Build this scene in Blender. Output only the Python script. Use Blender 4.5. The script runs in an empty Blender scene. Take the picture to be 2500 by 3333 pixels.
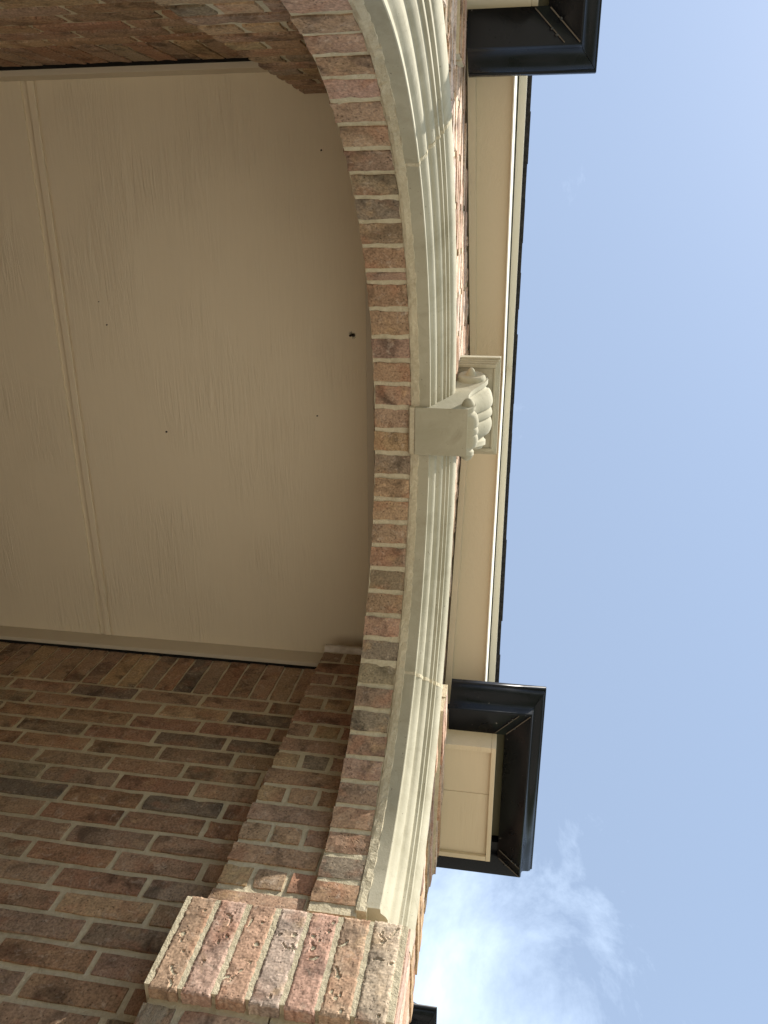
import bpy, bmesh, math, random
from mathutils import Matrix, Vector, noise

scene = bpy.context.scene
U = 1.62           # metres per survey unit
EYE = 1.60         # camera height in metres
def W(x, y, z):    # survey units (camera at origin) -> world metres
    return Vector((x * U, y * U, z * U + EYE))

# ------------------------------------------------------------------ camera
RC = [[0.0029159, -0.9863141, 0.1648514],
      [0.9387073, -0.0541255, -0.3404396],
      [0.3447030, 0.1557399, 0.9257024]]
cam_d = bpy.data.cameras.new('camera')
cam = bpy.data.objects.new('camera', cam_d)
scene.collection.objects.link(cam)
rx, ry, rz = Vector(RC[0]), -Vector(RC[1]), -Vector(RC[2])
cam.matrix_world = Matrix(((rx[0], ry[0], rz[0], 0), (rx[1], ry[1], rz[1], 0), (rx[2], ry[2], rz[2], EYE), (0, 0, 0, 1)))
cam_d.sensor_fit = 'VERTICAL'
cam_d.sensor_height = 24.0
cam_d.lens = 24.0 * 2516.75 / 3333.0
cam_d.clip_start = 0.02
cam_d.clip_end = 5000
scene.camera = cam

# ------------------------------------------------------------------ world, sun, exposure
SUN_EL = math.radians(50)
SUN_AZ = math.radians(206)      # clockwise from +Y; the facade looks towards -Y
sun_dir = Vector((math.sin(SUN_AZ) * math.cos(SUN_EL), math.cos(SUN_AZ) * math.cos(SUN_EL), math.sin(SUN_EL)))
world = bpy.data.worlds.new('World')
scene.world = world
world.use_nodes = True
nt = world.node_tree
nt.nodes.clear()
def N(t, k, **kw):
    n = t.nodes.new(k)
    for a, b in kw.items():
        if a.startswith('i_'):
            n.inputs[a[2:].replace('_', ' ')].default_value = b
        else:
            setattr(n, a, b)
    return n
sky = N(nt, 'ShaderNodeTexSky', sky_type='NISHITA', sun_disc=False, sun_elevation=SUN_EL, sun_rotation=SUN_AZ,
        air_density=1.0, dust_density=0.5, ozone_density=1.3, altitude=100)
tc = N(nt, 'ShaderNodeTexCoord')
mp = N(nt, 'ShaderNodeMapping')
mp.inputs['Location'].default_value = (1.105, 0.30, 0.0)
mp.inputs['Scale'].default_value = (1.0, 1.0, 1.0)
nt.links.new(tc.outputs['Generated'], mp.inputs['Vector'])
c1 = N(nt, 'ShaderNodeTexNoise', i_Scale=1.7, i_Detail=2.0, i_Roughness=0.5)
c2 = N(nt, 'ShaderNodeTexNoise', i_Scale=6.5, i_Detail=12.0, i_Roughness=0.66, i_Distortion=0.35)
nt.links.new(mp.outputs[0], c1.inputs['Vector'])
nt.links.new(mp.outputs[0], c2.inputs['Vector'])
s1 = N(nt, 'ShaderNodeMath', operation='MULTIPLY_ADD'); s1.inputs[1].default_value = 0.62
nt.links.new(c2.outputs[0], s1.inputs[0]); nt.links.new(c1.outputs[0], s1.inputs[2])
mu = N(nt, 'ShaderNodeMapRange', i_From_Min=0.858, i_From_Max=1.16)
nt.links.new(s1.outputs[0], mu.inputs[0])
mu2 = N(nt, 'ShaderNodeMath', operation='MULTIPLY_ADD')      # thin haze everywhere plus the clouds
mu2.inputs[1].default_value = 0.62; mu2.inputs[2].default_value = 0.26
mu2.use_clamp = True
nt.links.new(mu.outputs[0], mu2.inputs[0])
cm = N(nt, 'ShaderNodeMixRGB', blend_type='MIX')
cm.inputs[2].default_value = (6.9, 8.3, 10.2, 1)
nt.links.new(mu2.outputs[0], cm.inputs[0]); nt.links.new(sky.outputs[0], cm.inputs[1])
bg = N(nt, 'ShaderNodeBackground', i_Strength=0.094)
wo = N(nt, 'ShaderNodeOutputWorld')
nt.links.new(cm.outputs[0], bg.inputs[0]); nt.links.new(bg.outputs[0], wo.inputs[0])

sun_l = bpy.data.lights.new('sun', 'SUN')
sun_l.energy = 5.0
sun_l.angle = math.radians(0.55)
sun_l.color = (1.0, 0.95, 0.86)
sun = bpy.data.objects.new('sun', sun_l)
scene.collection.objects.link(sun)
sun.rotation_euler = (-sun_dir).to_track_quat('-Z', 'Y').to_euler()
sun.location = (0, -6, 12)
scene.view_settings.view_transform = 'Standard'
scene.view_settings.look = 'None'
scene.view_settings.gamma = 1.0
scene.view_settings.use_curve_mapping = False
scene.view_settings.exposure = 0.85

# ------------------------------------------------------------------ materials
MATS = {}
def new_mat(name, rough=0.85, spec=0.3):
    m = bpy.data.materials.new(name); m.use_nodes = True
    t = m.node_tree
    b = t.nodes['Principled BSDF']
    b.inputs['Roughness'].default_value = rough
    b.inputs['Specular IOR Level'].default_value = spec
    MATS[name] = m
    return m, t, b
def mix(t, fac, a, b, mode='MIX'):
    n = t.nodes.new('ShaderNodeMixRGB'); n.blend_type = mode
    for i, v in ((0, fac), (1, a), (2, b)):
        if hasattr(v, 'links') or isinstance(v, bpy.types.NodeSocket): t.links.new(v, n.inputs[i])
        elif isinstance(v, (int, float)): n.inputs[i].default_value = v
        else: n.inputs[i].default_value = (*v, 1)
    return n.outputs[0]
def rng(t, v, a, b, c=0.0, d=1.0):
    n = t.nodes.new('ShaderNodeMapRange')
    t.links.new(v, n.inputs[0])
    for i, q in enumerate((a, b, c, d)): n.inputs[i + 1].default_value = q
    return n.outputs[0]
def nz(t, vec, scale, detail=4, rough=0.55, dist=0.0):
    n = N(t, 'ShaderNodeTexNoise', i_Scale=scale, i_Detail=detail, i_Roughness=rough, i_Distortion=dist)
    t.links.new(vec, n.inputs['Vector'])
    return n.outputs[0]
def coords(t, per_object=True, scale=(1, 1, 1)):
    c = t.nodes.new('ShaderNodeTexCoord')
    m = t.nodes.new('ShaderNodeMapping')
    t.links.new(c.outputs['Object'], m.inputs[0])
    m.inputs['Scale'].default_value = scale
    if per_object:
        oi = t.nodes.new('ShaderNodeObjectInfo')
        q = t.nodes.new('ShaderNodeMath'); q.operation = 'MULTIPLY'; q.inputs[1].default_value = 40.0
        t.links.new(oi.outputs['Random'], q.inputs[0])
        cx = t.nodes.new('ShaderNodeCombineXYZ')
        t.links.new(q.outputs[0], cx.inputs[0]); t.links.new(q.outputs[0], cx.inputs[1])
        t.links.new(cx.outputs[0], m.inputs['Location'])
    return m.outputs[0]
def bump(t, b, h, strength, dist, prev=None):
    n = t.nodes.new('ShaderNodeBump')
    n.inputs['Strength'].default_value = strength
    n.inputs['Distance'].default_value = dist
    t.links.new(h, n.inputs['Height'])
    if prev is not None: t.links.new(prev, n.inputs['Normal'])
    t.links.new(n.outputs[0], b.inputs['Normal'])
    return n.outputs[0]
def math_n(t, op, a, b):
    n = t.nodes.new('ShaderNodeMath'); n.operation = op
    for i, v in ((0, a), (1, b)):
        if isinstance(v, (int, float)): n.inputs[i].default_value = v
        else: t.links.new(v, n.inputs[i])
    return n.outputs[0]

def brick_material(name, relief):
    # brick: base colour comes from the object's own colour
    m, t, b = new_mat(name, 0.92, 0.12)
    v = coords(t)
    oi = t.nodes.new('ShaderNodeObjectInfo')
    base = oi.outputs['Color']
    big = rng(t, nz(t, v, 10, 3, 0.6, 0.6), 0.50, 0.68)
    dark = mix(t, 1.0, base, (0.36, 0.36, 0.37), 'MULTIPLY')
    col = mix(t, math_n(t, 'MULTIPLY', big, 0.85), base, dark)
    redv = rng(t, nz(t, v, 13, 2, 0.5, 0.4), 0.54, 0.68)
    col = mix(t, math_n(t, 'MULTIPLY', redv, 0.4), col, (0.36, 0.17, 0.10))
    tanv = rng(t, nz(t, v, 17, 3, 0.6, 0.3), 0.55, 0.72)
    col = mix(t, math_n(t, 'MULTIPLY', tanv, 0.45), col, (0.46, 0.31, 0.17))
    film = rng(t, nz(t, v, 31, 5, 0.7, 0.9), 0.56, 0.74)
    col = mix(t, math_n(t, 'MULTIPLY', film, 0.55), col, (0.56, 0.47, 0.38))
    fine = rng(t, nz(t, v, 160, 3, 0.6), 0.3, 0.7, 0.62, 1.32)
    cc = t.nodes.new('ShaderNodeCombineColor')
    for i in range(3): t.links.new(fine, cc.inputs[i])
    col = mix(t, 1.0, col, cc.outputs[0], 'MULTIPLY')
    vor = N(t, 'ShaderNodeTexVoronoi', i_Scale=115.0, i_Randomness=1.0)
    t.links.new(v, vor.inputs['Vector'])
    pit = rng(t, vor.outputs['Distance'], 0.10, 0.32, 0.0, 1.0)
    gate = rng(t, nz(t, v, 45, 2), 0.52, 0.58)
    pit2 = math_n(t, 'MAXIMUM', pit, math_n(t, 'SUBTRACT', 1.0, gate))
    cp = t.nodes.new('ShaderNodeCombineColor')
    pd = rng(t, pit2, 0, 1, 0.45, 1.0)
    for i in range(3): t.links.new(pd, cp.inputs[i])
    col = mix(t, 1.0, col, cp.outputs[0], 'MULTIPLY')
    t.links.new(col, b.inputs['Base Color'])
    h1 = nz(t, v, 90, 6, 0.72)
    st = coords(t, True, (14, 160, 14))
    p1 = bump(t, b, h1, 0.38 * relief, 0.0035)
    p2 = bump(t, b, pit2, 0.55 * relief, 0.003, p1)
    bump(t, b, nz(t, v, 26, 3, 0.6), 0.4, 0.005, p2)
brick_material('brick_clay', 1.0)
brick_material('brick_pressed', 0.45)

# mortar
m, t, b = new_mat('mortar_cream', 0.95, 0.1)
v = coords(t, False)
col = mix(t, rng(t, nz(t, v, 9, 4), 0.35, 0.7), (0.57, 0.50, 0.355), (0.45, 0.39, 0.27))
col = mix(t, math_n(t, 'MULTIPLY', rng(t, nz(t, v, 80, 4, 0.7), 0.45, 0.75), 0.6), col, (0.68, 0.61, 0.46))
t.links.new(col, b.inputs['Base Color'])
p1 = bump(t, b, nz(t, v, 140, 5, 0.7), 0.7, 0.004)
bump(t, b, nz(t, v, 34, 3, 0.6), 0.6, 0.008, p1)

# cast stone
m, t, b = new_mat('cast_stone', 0.88, 0.2)
v = coords(t, False)
col = mix(t, rng(t, nz(t, v, 4.5, 5, 0.6, 0.6), 0.36, 0.66), (0.440, 0.405, 0.305), (0.355, 0.325, 0.235))
col = mix(t, math_n(t, 'MULTIPLY', rng(t, nz(t, v, 16, 5, 0.7, 0.5), 0.56, 0.72), 0.4), col, (0.50, 0.465, 0.365))
stn = rng(t, nz(t, v, 7.5, 6, 0.7, 1.2), 0.50, 0.70)
col = mix(t, math_n(t, 'MULTIPLY', stn, 0.5), col, (0.27, 0.24, 0.165))
sp = rng(t, nz(t, v, 110, 2, 0.5), 0.70, 0.76)
col = mix(t, math_n(t, 'MULTIPLY', sp, 0.65), col, (0.12, 0.10, 0.08))
t.links.new(col, b.inputs['Base Color'])
p1 = bump(t, b, nz(t, v, 180, 4, 0.7), 0.28, 0.002)
bump(t, b, nz(t, v, 22, 4, 0.6), 0.25, 0.004, p1)

def painted(name, c, c2, grain_axis, strength=0.35, rough=0.6, specks=False):
    m, t, b = new_mat(name, rough, 0.3)
    sc = [17, 17, 17]; sc[grain_axis] = 1.3
    v = coords(t, False, tuple(sc))
    v0 = coords(t, False)
    g = nz(t, v, 3.2, 7, 0.62, 1.4)
    region = rng(t, nz(t, v0, 2.6, 2, 0.5), 0.42, 0.62)
    col = mix(t, nz(t, v0, 1.6, 3), c, c2)
    col = mix(t, math_n(t, 'MULTIPLY', rng(t, g, 0.42, 0.62), 0.10), col, tuple(x * 0.8 for x in c))
    if specks:
        s = rng(t, nz(t, v0, 34, 1, 0.3), 0.80, 0.83)
        col = mix(t, math_n(t, 'MULTIPLY', s, 0.7), col, (0.06, 0.045, 0.03))
    t.links.new(col, b.inputs['Base Color'])
    gh = math_n(t, 'MULTIPLY', g, region)
    p = bump(t, b, gh, strength, 0.006)
    bump(t, b, nz(t, v0, 210, 3, 0.6), 0.12, 0.002, p)
    return m
painted('ceiling_paint', (0.74, 0.645, 0.475), (0.70, 0.605, 0.44), 0, 0.95, 0.62)
painted('trim_paint', (0.60, 0.53, 0.41), (0.55, 0.48, 0.36), 1, 0.35, 0.55)
painted('soffit_paint', (0.60, 0.52, 0.37), (0.55, 0.47, 0.33), 0, 0.75, 0.6, False)
painted('rake_soffit_paint', (0.56, 0.475, 0.34), (0.52, 0.44, 0.31), 0, 0.4, 0.6)
painted('fascia_paint', (0.66, 0.61, 0.49), (0.60, 0.55, 0.44), 0, 0.2, 0.5)
painted('fascia_white_paint', (0.80, 0.77, 0.68), (0.76, 0.73, 0.64), 0, 0.1, 0.45)

m, t, b = new_mat('gutter_black', 0.28, 0.16)
v = coords(t, False)
col = mix(t, rng(t, nz(t, v, 3, 4, 0.6), 0.4, 0.7), (0.005, 0.0055, 0.007), (0.009, 0.0095, 0.011))
sp = rng(t, nz(t, v, 75, 1, 0.3), 0.80, 0.82)
col = mix(t, math_n(t, 'MULTIPLY', sp, 0.4), col, (0.35, 0.33, 0.3))
t.links.new(col, b.inputs['Base Color'])
t.links.new(rng(t, nz(t, v, 12, 4), 0.3, 0.7, 0.22, 0.40), b.inputs['Roughness'])
bump(t, b, nz(t, v, 6, 2), 0.12, 0.01)
m, t, b = new_mat('shaded_wood', 0.8, 0.2)  # wood colour darkened to carry the shade between fascia and gutter
b.inputs['Base Color'].default_value = (0.13, 0.12, 0.075, 1)
m, t, b = new_mat('rivet_metal', 0.4, 0.5)
b.inputs['Base Color'].default_value = (0.03, 0.03, 0.03, 1)
m, t, b = new_mat('sealant_tan', 0.6, 0.4)
b.inputs['Base Color'].default_value = (0.07, 0.055, 0.04, 1)
m, t, b = new_mat('shingle_asphalt', 0.95, 0.1)
v = coords(t, False)
t.links.new(mix(t, rng(t, nz(t, v, 60, 5, 0.8), 0.35, 0.65), (0.018, 0.018, 0.018), (0.055, 0.052, 0.05)), b.inputs['Base Color'])
bump(t, b, nz(t, v, 200, 3, 0.7), 0.7, 0.004)
m, t, b = new_mat('foam_white', 0.9, 0.2)
v = coords(t, False)
t.links.new(mix(t, rng(t, nz(t, v, 30, 4), 0.4, 0.7), (0.70, 0.64, 0.55), (0.52, 0.45, 0.36)), b.inputs['Base Color'])
bump(t, b, nz(t, v, 90, 4, 0.7), 0.8, 0.006)
m, t, b = new_mat('near_black', 0.9, 0.1)  # stands for the shade under the ceiling trim; also colours the roof decks
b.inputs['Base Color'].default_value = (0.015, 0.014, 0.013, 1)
m, t, b = new_mat('insect_brown', 0.6, 0.3)
b.inputs['Base Color'].default_value = (0.03, 0.022, 0.015, 1)
m, t, b = new_mat('concrete', 0.9, 0.2)
v = coords(t, False)
col = mix(t, rng(t, nz(t, v, 1.2, 5, 0.6), 0.35, 0.65), (0.46, 0.43, 0.37), (0.38, 0.355, 0.30))
t.links.new(col, b.inputs['Base Color'])
bump(t, b, nz(t, v, 90, 5, 0.7), 0.4, 0.004)
m, t, b = new_mat('lawn', 0.95, 0.1)
v = coords(t, False)
col = mix(t, rng(t, nz(t, v, 0.6, 5, 0.6), 0.35, 0.65), (0.075, 0.115, 0.03), (0.12, 0.13, 0.045))
t.links.new(col, b.inputs['Base Color'])
bump(t, b, nz(t, v, 60, 4, 0.8), 1.0, 0.03)

# ------------------------------------------------------------------ object helpers
ROOTLOC = {}
def link(o, parent=None):
    scene.collection.objects.link(o)
    if parent is not None:
        o.parent = parent
        o.matrix_parent_inverse = Matrix.Translation(-ROOTLOC[parent.name]) if parent.name in ROOTLOC else Matrix.Identity(4)
        if parent.parent is not None:
            o.matrix_parent_inverse = Matrix.Identity(4)
    return o
def thing(name, label, cat, loc, group=None):
    o = bpy.data.objects.new(name, None)
    o.empty_display_size = 0.1
    scene.collection.objects.link(o)
    o.location = loc
    ROOTLOC[o.name] = Vector(loc)
    o['label'] = label; o['category'] = cat
    if group: o['group'] = group
    return o
def mesh_obj(name, verts, faces, mat, parent=None, smooth=False):
    me = bpy.data.meshes.new(name)
    me.from_pydata([tuple(v) for v in verts], [], faces)
    bm = bmesh.new(); bm.from_mesh(me)
    bmesh.ops.recalc_face_normals(bm, faces=bm.faces[:])
    bm.to_mesh(me); bm.free()
    if smooth:
        for p in me.polygons: p.use_smooth = True
    me.materials.append(MATS[mat])
    return link(bpy.data.objects.new(name, me), parent)
BOXF = [(0, 1, 2, 3), (7, 6, 5, 4), (0, 4, 5, 1), (1, 5, 6, 2), (2, 6, 7, 3), (3, 7, 4, 0)]
def hexa(name, pts, mat, parent=None, bev=0.0):
    """eight survey-unit corners: bottom ring then top ring"""
    o = mesh_obj(name, [W(*p) for p in pts], BOXF, mat, parent)
    if bev:
        bm = bmesh.new(); bm.from_mesh(o.data)
        bmesh.ops.bevel(bm, geom=bm.edges[:], offset=bev, segments=1, affect='EDGES', clamp_overlap=True)
        bm.to_mesh(o.data); bm.free()
    return o
def box(name, x0, x1, y0, y1, z0, z1, mat, parent=None, bev=0.0):
    return hexa(name, [(x0, y0, z0), (x1, y0, z0), (x1, y1, z0), (x0, y1, z0),
                       (x0, y0, z1), (x1, y0, z1), (x1, y1, z1), (x0, y1, z1)], mat, parent, bev)

# ------------------------------------------------------------------ bricks
COURSE = 0.0469; JOINT = 0.0112; MODULE = 0.1570
SL = (MODULE - JOINT) * U; HL = 0.0470 * U; BH = (COURSE - JOINT) * U
def brick_mesh(L, H, D, seed, nx=6, nz_=2, chip=0.0028):
    r = random.Random(seed)
    vs, fs = [], []
    for j in range(nz_ + 1):
        for i in range(nx + 1):
            x = (i / nx - 0.5) * L; z = (j / nz_ - 0.5) * H
            ex = i in (0, nx); ez = j in (0, nz_)
            y = r.uniform(-0.0012, 0.0012)
            if ex or ez: y += 0.0012
            if ex: x += r.uniform(-0.0018, 0.0018)
            if ez: z += r.uniform(-0.0018, 0.0018)
            if (ex or ez) and r.random() < 0.22:
                y += r.uniform(0, chip)
                if ex: x -= math.copysign(r.uniform(0, chip), x)
                if ez: z -= math.copysign(r.uniform(0, chip), z)
            vs.append((x, y, z))
    idx = lambda i, j: j * (nx + 1) + i
    for j in range(nz_):
        for i in range(nx):
            fs.append((idx(i, j), idx(i + 1, j), idx(i + 1, j + 1), idx(i, j + 1)))
    ring = [idx(i, 0) for i in range(nx + 1)] + [idx(nx, j) for j in range(1, nz_ + 1)] + \
           [idx(i, nz_) for i in range(nx - 1, -1, -1)] + [idx(0, j) for j in range(nz_ - 1, 0, -1)]
    n0 = len(vs)
    for k in ring: vs.append((vs[k][0], D, vs[k][2]))
    n = len(ring)
    for k in range(n):
        a, bb = ring[k], ring[(k + 1) % n]
        fs.append((bb, a, n0 + k, n0 + (k + 1) % n))
    me = bpy.data.meshes.new('brick')
    me.from_pydata(vs, [], fs)
    me.materials.append(MATS['brick_clay'])
    return me
STRETCH = [brick_mesh(SL, BH, 0.055, 100 + k) for k in range(9)]
HEADER = [brick_mesh(HL, BH, 0.055, 200 + k, 4, 2) for k in range(7)]
VOUSS = [brick_mesh(0.068 * U, 0.0392 * U, 0.09, 300 + k, 5, 3, 0.0018) for k in range(12)]

PAL = {'red': (0.320, 0.180, 0.112), 'brown': (0.330, 0.222, 0.145), 'pink': (0.410, 0.272, 0.190), 'tan': (0.420, 0.300, 0.175),
       'dark': (0.170, 0.140, 0.105), 'pale': (0.560, 0.430, 0.340), 'salmon': (0.490, 0.320, 0.235), 'grey': (0.265, 0.220, 0.155), 'rose': (0.465, 0.315, 0.230), 'plum': (0.345, 0.228, 0.150)}
def pick(r, weights):
    k = r.choices(list(weights), list(weights.values()))[0]
    c = PAL[k]; f = r.uniform(0.88, 1.12)
    c = [q + (g - q) * 0.28 for q, g in zip(c, (0.345, 0.235, 0.160))] if k not in ('pale', 'salmon') else c
    return (c[0] * f * r.uniform(0.95, 1.05), c[1] * f, c[2] * f * r.uniform(0.93, 1.07), 1)
def put(meshes, parent, p, axL, axN, axH, color, r, sx=1.0, sz=1.0, off=0.0, tilt=0.006):
    """brick with the middle of its face at world point p, face normal axN, long side along axL"""
    o = bpy.data.objects.new('brick', meshes[r.randrange(len(meshes))])
    axL, axN, axH = Vector(axL), Vector(axN), Vector(axH)
    flip = 1 if r.random() < 0.5 else -1
    M = Matrix((axL * sx * flip, -axN, axH * sz)).transposed().to_4x4()
    if M.to_3x3().determinant() < 0:
        M = Matrix((-axL * sx * flip, -axN, axH * sz)).transposed().to_4x4()
    M = Matrix.Rotation(r.uniform(-tilt, tilt), 4, axN) @ M
    M.translation = p + axN * off
    link(o, parent)
    o.matrix_basis = M
    o.color = color
    return o
def stuff_bricks(name, rects, parent, mat='brick_clay', color=(0.30, 0.17, 0.105, 1)):
    """rects: (centre, axL, axN, axH, L, H) joined in one mesh"""
    vs, fs = [], []
    for p, axL, axN, axH, L, H in rects:
        axL, axN, axH = Vector(axL), Vector(axN), Vector(axH)
        n = len(vs)
        for d in (0, 0.05):
            for a, c in ((-1, -1), (1, -1), (1, 1), (-1, 1)):
                vs.append(p + axL * a * L / 2 + axH * c * H / 2 - axN * d)
        fs += [tuple(n + q for q in f) for f in BOXF]
    o = mesh_obj(name, vs, fs, mat, parent)
    o['kind'] = 'stuff'; o.color = color
    return o

# survey numbers
X0, Z0, R0 = 0.3565, 0.8337, 0.5735
YA, YB, YC = 0.2553, 0.1855, 0.150
XR, XL = 1.0, -0.297
XPR, XPL = 0.939, -0.2315
YPR, YPL = 0.4085, 0.4085
SOLD_B = 1.4278
TRIM_B, CEIL = 1.5756, 1.6260
FLOOR = -EYE / U
YBACK = 2.2
YWL, YWR = 0.1130, 0.1208
XCOR, XCOL = 1.300, 2 * X0 - 1.300
APEX, PITCH = 2.035, 0.70
SPECKS = [(-0.2115, 0.6341), (-0.1437, 0.3961), (-0.1046, 0.6341), (0.1499, 0.9072), (0.1995, 0.8948), (0.3457, 0.9136), (0.3850, 0.9488), (0.3881, 0.4219), (0.4382, 0.7797), (0.4683, 0.8971)]
def rake(x): return APEX - PITCH * abs(x - X0)

# ------------------------------------------------------------------ the setting
def sheet(name, x0, x1, y0, y1, z, mat, label=None):
    o = mesh_obj(name, [(x0, y0, z), (x1, y0, z), (x1, y1, z), (x0, y1, z)], [(0, 1, 2, 3)], mat)
    o['kind'] = 'structure'
    return o
sheet('ground', -600, 600, -600, 600, -0.16, 'lawn')
o = mesh_obj('walkway', [(-7, -9, -0.156), (8, -9, -0.156), (8, 0.12, -0.156), (-7, 0.12, -0.156),
                         (-7, -9, -0.03), (8, -9, -0.03), (8, 0.12, -0.03), (-7, 0.12, -0.03)], BOXF, 'concrete')
o['kind'] = 'structure'
o = mesh_obj('porch_floor', [(XL * U - .1, 0.13, -0.156), (XR * U + .1, 0.13, -0.156), (XR * U + .1, YBACK * U, -0.156), (XL * U - .1, YBACK * U, -0.156),
                             (XL * U - .1, 0.13, 0.0), (XR * U + .1, 0.13, 0.0), (XR * U + .1, YBACK * U, 0.0), (XL * U - .1, YBACK * U, 0.0)], BOXF, 'concrete')
o['kind'] = 'structure'

# ------------------------------------------------------------------ side walls of the porch
def side_wall(side, label):
    r = random.Random(11 if side > 0 else 12)
    Xw = XR if side > 0 else XL
    Yp = YPR if side > 0 else YPL
    nrm = Vector((-side, 0, 0)); aL = Vector((0, 1, 0)); aH = Vector((0, 0, 1))
    root = thing('side_wall', label, 'wall', W(Xw + side * 0.05, 1.2, FLOOR))
    xm = Xw + side * 0.0040
    x_out = XCOR - 0.012 if side > 0 else XCOL + 0.012
    box('mortar_bed', min(xm, x_out), max(xm, x_out), 0.262, YBACK + 0.1, FLOOR - 0.08, 1.640, 'mortar_cream', root)
    wts = {'red': 3.5, 'brown': 7, 'plum': 2.5, 'dark': 2.2, 'grey': 1.2, 'tan': 0.8} if side > 0 else {'red': 2, 'brown': 6, 'pink': 3, 'tan': 1.5, 'grey': 1}
    yend = 1.75
    y = Yp + 0.012
    k = 0
    if side < 0: y += 0.006
    while y < yend:
        p = W(Xw, y + 0.0199, SOLD_B + 0.0025 + SL / U / 2 + 0.003)
        put(STRETCH, root, p, aH, nrm, aL, pick(r, wts), r, sz=0.0398 * U / BH, off=r.uniform(-.0012, .0012))
        y += 0.0459; k += 1
    rest = []
    offs = [0.062, 0.140, 0.028, 0.108, 0.075, 0.005, 0.120, 0.045]
    for c in range(48):
        zt = SOLD_B - c * COURSE
        zc = zt - COURSE / 2
        if zc < FLOOR: break
        y = Yp + 0.004
        first = True
        while y < YBACK:
            L = MODULE
            if first:
                L = offs[c % 8] + 0.03 if offs[c % 8] + 0.03 > 0.03 else MODULE
                first = False
            yc = y + (L - JOINT) / 2
            p = W(Xw, yc, zc)
            if c < 21 and yc < 1.62:
                put(STRETCH, root, p, aL, nrm, aH, pick(r, wts), r, sx=(L - JOINT) * U / SL, off=r.uniform(-.0015, .0015))
            else:
                rest.append((p, aL, nrm, aH, (L - JOINT) * U, BH))
            y += L
    stuff_bricks('lower_brickwork', rest, root)
    return root
side_wall(1, 'dim red-brown brick side wall of the porch with soldier course, below the ceiling in the lower left corner')
side_wall(-1, 'brick side wall of the porch at the top left corner of the photo, soldier course under dark gap')
# closing wall at the back of the porch (house front)
bk = thing('back_wall', 'brick back wall of the porch, deep inside behind the ceiling', 'wall', W(X0, YBACK, FLOOR))
box('mortar_bed', XL + 0.005, XR - 0.005, YBACK + 0.004, YBACK + 0.09, FLOOR - 0.05, 1.63, 'mortar_cream', bk)
rr = []
for c in range(54):
    zc = SOLD_B + 3 * COURSE - c * COURSE
    x = XL + (0.078 if c % 2 else 0.0)
    while x < XR - 0.1:
        rr.append((W(x + 0.08, YBACK, zc), (1, 0, 0), (0, -1, 0), (0, 0, 1), SL, BH)); x += MODULE
stuff_bricks('brickwork', rr, bk)

# ------------------------------------------------------------------ piers with their capitals
def capital_brick(seed, w):
    """soldier brick with pits and worm-like gouges pressed into its face"""
    r = random.Random(seed)
    nx, nz_ = 20, 68
    L, H = w * U, 0.1490 * U
    feats = []
    for k in range(r.randint(3, 5)):
        feats.append(('p', r.uniform(-.38, .38) * L, r.uniform(-.45, .45) * H, r.uniform(.0035, .0075), r.uniform(.003, .0055)))
    for k in range(r.randint(2, 3)):
        a = r.uniform(0, 6.28); cx = r.uniform(-.28, .28) * L; cz = r.uniform(-.42, .42) * H
        ln = r.uniform(.018, .034); cv = r.uniform(-70, 70)
        pts = []
        for q in range(7):
            pts.append((cx, cz)); cx += math.cos(a) * ln / 6; cz += math.sin(a) * ln / 6; a += cv * ln / 6
        feats.append(('w', pts, r.uniform(.0026, .0040), r.uniform(.0028, .0048)))
    vs, fs = [], []
    ed = [r.uniform(0, 100) for _ in range(4)]
    for j in range(nz_ + 1):
        for i in range(nx + 1):
            x = (i / nx - .5) * L; z = (j / nz_ - .5) * H
            d = 0.0
            for f in feats:
                if f[0] == 'p':
                    q = math.hypot(x - f[1], (z - f[2])) / f[3]
                    if q < 1.4: d += f[4] * max(0, 1 - q ** 3) - (0.0007 if 0.9 < q < 1.4 else 0)
                else:
                    q = min(math.hypot(x - px, z - pz) for px, pz in f[1]) / f[2]
                    if q < 1.5: d += f[3] * max(0, 1 - q * q) - (0.0006 if 1.0 < q < 1.5 else 0)
            d += 0.0012 * noise.noise(Vector((x * 60, z * 60, seed))) + 0.0007 * noise.noise(Vector((x * 210, z * 210, seed + 9)))
            u = min(i, nx - i) / nx * L; v = min(j, nz_ - j) / nz_ * H
            e = min(u, v)
            if e < 0.004: d += (0.004 - e) * 0.5 + 0.002 * abs(noise.noise(Vector((x * 120, z * 120, ed[0]))))
            if i in (0, nx): x += 0.0022 * noise.noise(Vector((z * 70, ed[1], i)))
            if j in (0, nz_): z += 0.0035 * noise.noise(Vector((x * 110, ed[2], j)))
            vs.append((x, d, z))
    idx = lambda i, j: j * (nx + 1) + i
    for j in range(nz_):
        for i in range(nx): fs.append((idx(i, j), idx(i + 1, j), idx(i + 1, j + 1), idx(i, j + 1)))
    ring = [idx(i, 0) for i in range(nx + 1)] + [idx(nx, j) for j in range(1, nz_ + 1)] + \
           [idx(i, nz_) for i in range(nx - 1, -1, -1)] + [idx(0, j) for j in range(nz_ - 1, 0, -1)]
    n0 = len(vs)
    for k in ring: vs.append((vs[k][0], 0.05, vs[k][2]))
    for k in range(len(ring)):
        a, bb = ring[k], ring[(k + 1) % len(ring)]
        fs.append((bb, a, n0 + k, n0 + (k + 1) % len(ring)))
    me = bpy.data.meshes.new('brick'); me.from_pydata(vs, [], fs)
    me.materials.append(MATS['brick_pressed'])
    return me

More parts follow.
